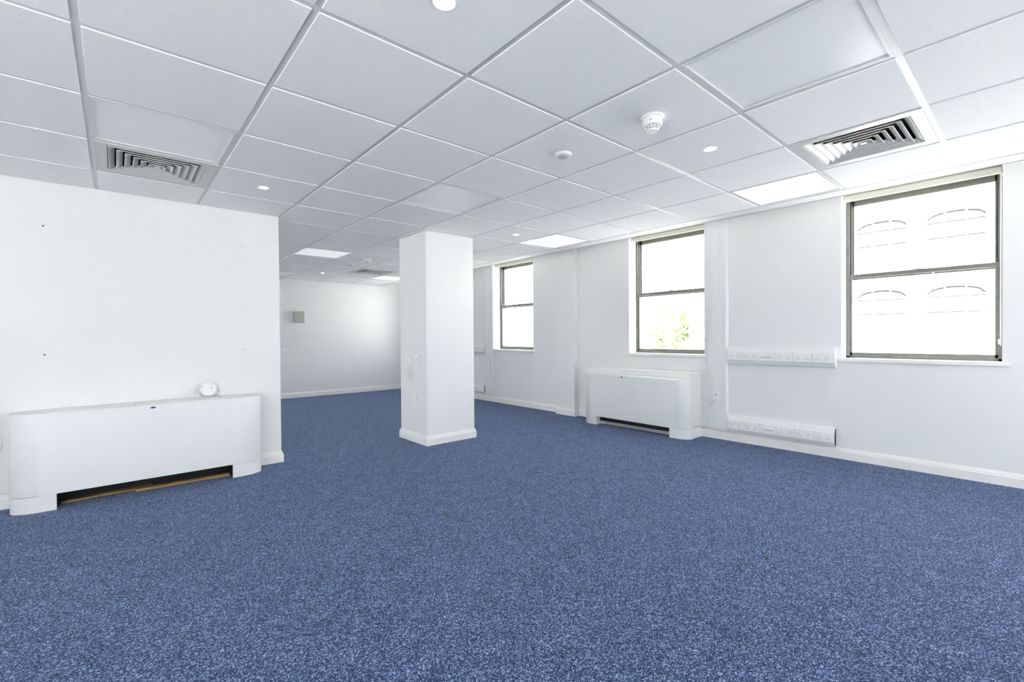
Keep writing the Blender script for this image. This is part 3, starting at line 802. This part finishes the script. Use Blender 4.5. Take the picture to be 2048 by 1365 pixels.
# ------------------------------------------------------------------ key cabinet on the back wall
t = thing('key_cabinet', 'small beige metal key cabinet on the back wall', 'cabinet', (2.598, NORTH, 1.508), 0)
MB().box(-0.086, 0.086, -0.060, 0, -0.100, 0.100).build('body', M['beige'], t, bevel=0.003)
dr = MB().box(-0.084, 0.084, -0.070, -0.061, -0.098, 0.098).build('door', M['beige'], t, bevel=0.004)
MB().lathe([(0.0005, 0), (0.009, 0), (0.008, 0.004), (0.0005, 0.004)], 16).build('lock', M['plastic_b'], dr, loc=(0.062, -0.0698, 0.004), rot=(math.pi/2, 0, 0))
MB().box(-0.02, 0.03, -0.0708, -0.0698, -0.045, -0.035).build('card_slot', M['grey'], dr)

# screw holes left in the walls
for k, (x, z, lb) in enumerate(((-0.364, 1.895, 'upper left'), (-0.368, 1.011, 'lower left'), (0.833, 1.897, 'upper right'), (0.830, 1.016, 'lower right'))):
    rad = 0.0055 if k < 2 else 0.0035
    o = MB().lathe([(0.0005, -0.003), (rad, -0.003), (rad*0.9, 0.002), (rad*0.4, 0.0025), (0.0005, 0.001)], 12).build('wall_plug', M['black'], loc=(x, LY, z), rot=(math.pi/2, 0, 0))
    tag(o, 'dark wall plug, %s of the four on the white partition' % lb, 'wall plug', 'wall plugs on the partition')
o = MB().lathe([(0.0005, -0.003), (0.005, -0.003), (0.004, 0.002), (0.0005, 0.002)], 12).build('wall_plug', M['grey'], loc=(4.785, 4.42, 1.90), rot=(0, -math.pi/2, 0))
tag(o, 'single grey wall plug high on the window wall pilaster', 'wall plug')

# litter on the carpet
def crumb(loc, size, seed, label):
    rnd = random.Random(seed); bm = bmesh.new()
    bmesh.ops.create_icosphere(bm, subdivisions=2, radius=1)
    for v in bm.verts:
        k = 1+rnd.uniform(-0.25, 0.25)
        v.co = Vector((v.co.x*size[0]*k, v.co.y*size[1]*k, max(v.co.z, -0.6)*size[2]*k))
    me = bpy.data.meshes.new('litter'); bm.to_mesh(me); bm.free(); me.materials.append(M['litter'])
    o = link('litter', me, None, (loc[0], loc[1], size[2]*0.7), (0, 0, rnd.uniform(0, 3)))
    tag(o, label, 'litter', 'bits of litter on the carpet')
crumb((1.546, 2.428), (0.010, 0.008, 0.006), 1, 'small dark crumb on the carpet below the column')
crumb((2.430, 0.888), (0.010, 0.007, 0.005), 2, 'larger brown crumb of two on the carpet at lower right')
crumb((2.357, 0.830), (0.009, 0.005, 0.004), 3, 'flatter crumb, nearer of two on the carpet at lower right')

# ------------------------------------------------------------------ outside
GZ = -4.2
tag(MB().box(-60, 80, -60, 70, GZ-0.6, GZ-0.3).box(X1+0.01, 80, -50, 70, GZ-0.3, GZ).build('street', M['paving']), None, None, kind='structure')
tag(MB().box(WEST-0.15, X1, SOUTH-0.2, NORTH+0.15, GZ-0.3, -0.13).build('storey_below', M['ext']), None, None, kind='structure')
bt = thing('building', 'white building with arched windows across the street, seen through the nearest window', 'building', (27, 0, GZ))
FY0, FY1 = -22.0, 11.2
PB = 2.49
floors = [(4.64, 6.03, 6.35), (1.43, 2.77, 3.14), (-1.80, -0.44, -0.07)]
cent = [2.40+PB*k for k in range(-9, 4) if FY0+1.3 < 2.40+PB*k < FY1-1.2]
HWD = 0.97
fb = MB()
ztop = 8.2
edges = [FY0]
for c_ in cent: edges += [c_-HWD, c_+HWD]
edges.append(FY1)
for k in range(0, len(edges), 2): fb.box(0, 0.5, edges[k], edges[k+1], 0, ztop-GZ)
zprev = None
for c_ in cent:
    zb = [GZ]
    segs = []
    fl = sorted(floors)
    lowz = GZ
    for (b0, sp, tp) in fl:
        fb.box(0, 0.5, c_-HWD, c_+HWD, lowz-GZ, b0-GZ)
        # arch head filling
        n = 8
        for q in range(n):
            ya = -HWD+2*HWD*q/n; yb = -HWD+2*HWD*(q+1)/n
            za = sp+(tp-sp)*math.sqrt(max(0, 1-(ya/HWD)**2)); zc = sp+(tp-sp)*math.sqrt(max(0, 1-(yb/HWD)**2))
            fb.prism([(c_+ya, za-GZ), (c_+yb, zc-GZ), (c_+yb, tp+0.1-GZ), (c_+ya, tp+0.1-GZ)], 0, 0.5, 'x')
        lowz = tp+0.1
    fb.box(0, 0.5, c_-HWD, c_+HWD, lowz-GZ, ztop-GZ)
fb.build('facade', M['render'], bt)
MB().box(-0.25, 0.5, FY0, FY1, ztop-GZ, ztop+0.4-GZ).build('cornice', M['render'], bt)
for z in (1.07, 4.28, -2.14):
    MB().box(-0.12, 0, FY0, FY1, z-0.36-GZ, z-GZ).build('string_course', M['render'], bt)
gm = MB().box(0.06, 0.10, -HWD, HWD, 0, 1.72).mesh('arched_window', M['facade_glass'])
fm = MB()
for yy in (-HWD+0.04, -0.33, 0.33, HWD-0.04): fm.box(0.03, 0.06, yy-0.03, yy+0.03, 0, 1.7)
fm.box(0.03, 0.06, -HWD, HWD, 1.28, 1.35); fm.box(0.03, 0.06, -HWD, HWD, 0, 0.06); fm.box(0.03, 0.06, -HWD, HWD, 0.62, 0.66)
fm = fm.mesh('glazing_bars', M['render'])
for c_ in cent:
    for (b0, sp, tp) in floors:
        o = link('arched_window', gm, bt, (0, c_, b0-GZ)); link('glazing_bars', fm, o)

def tree(x, y, hgt, rad, seed, label):
    rnd = random.Random(seed)
    t = thing('tree', label, 'tree', (x, y, GZ), 0, 'street trees outside the windows')
    tk = MB().tube([(0, 0, 0), (0.05, 0.03, hgt*0.3), (-0.05, 0.05, hgt*0.6), (0, 0, hgt*0.85)], 0.14, 8)
    for k in range(7):
        a = rnd.uniform(0, 6.28); z = hgt*rnd.uniform(0.3, 0.6); e_ = rad*rnd.uniform(0.5, 0.9)
        tk.tube([(0, 0, z), (e_*0.5*math.cos(a), e_*0.5*math.sin(a), z+0.6), (e_*math.cos(a), e_*math.sin(a), z+1.3)], 0.05, 5)
    tk.build('trunk', M['bark'], t)
    lv = MB()
    cz = hgt*0.66
    cl = []
    for k in range(34):
        while True:
            p = Vector((rnd.uniform(-1, 1), rnd.uniform(-1, 1), rnd.uniform(-1, 1)))
            if p.length < 1: break
        cl.append(Vector((p.x*rad, p.y*rad, cz+p.z*hgt*0.34)))
    for c_ in cl:
        for q in range(260):
            d_ = Vector((rnd.gauss(0, 1), rnd.gauss(0, 1), rnd.gauss(0, 1))).normalized()*rad*0.36*rnd.random()**0.4
            p = c_+d_
            u = Vector((rnd.gauss(0, 1), rnd.gauss(0, 1), rnd.gauss(0, 1))).normalized(); w2 = u.orthogonal().normalized()
            s_ = rnd.uniform(0.08, 0.15); o_ = len(lv.v)
            lv.v += [tuple(p-u*s_), tuple(p+w2*s_*0.5), tuple(p+u*s_), tuple(p-w2*s_*0.5)]
            lv.f.append((o_, o_+1, o_+2, o_+3))
    me = bpy.data.meshes.new('leaves'); me.from_pydata(lv.v, [], lv.f); me.materials.append(M['leaf'])
    o = link('leaves', me, t); o['kind'] = 'stuff'
tree(18.5, 10.3, 7.0, 1.9, 3, 'pale leafy tree outside the middle window')
tree(16.5, 14.3, 7.0, 1.7, 5, 'second leafy tree outside, just left of the first')
tree(13.5, 18.0, 6.6, 1.6, 9, 'leafy tree outside the distant window')
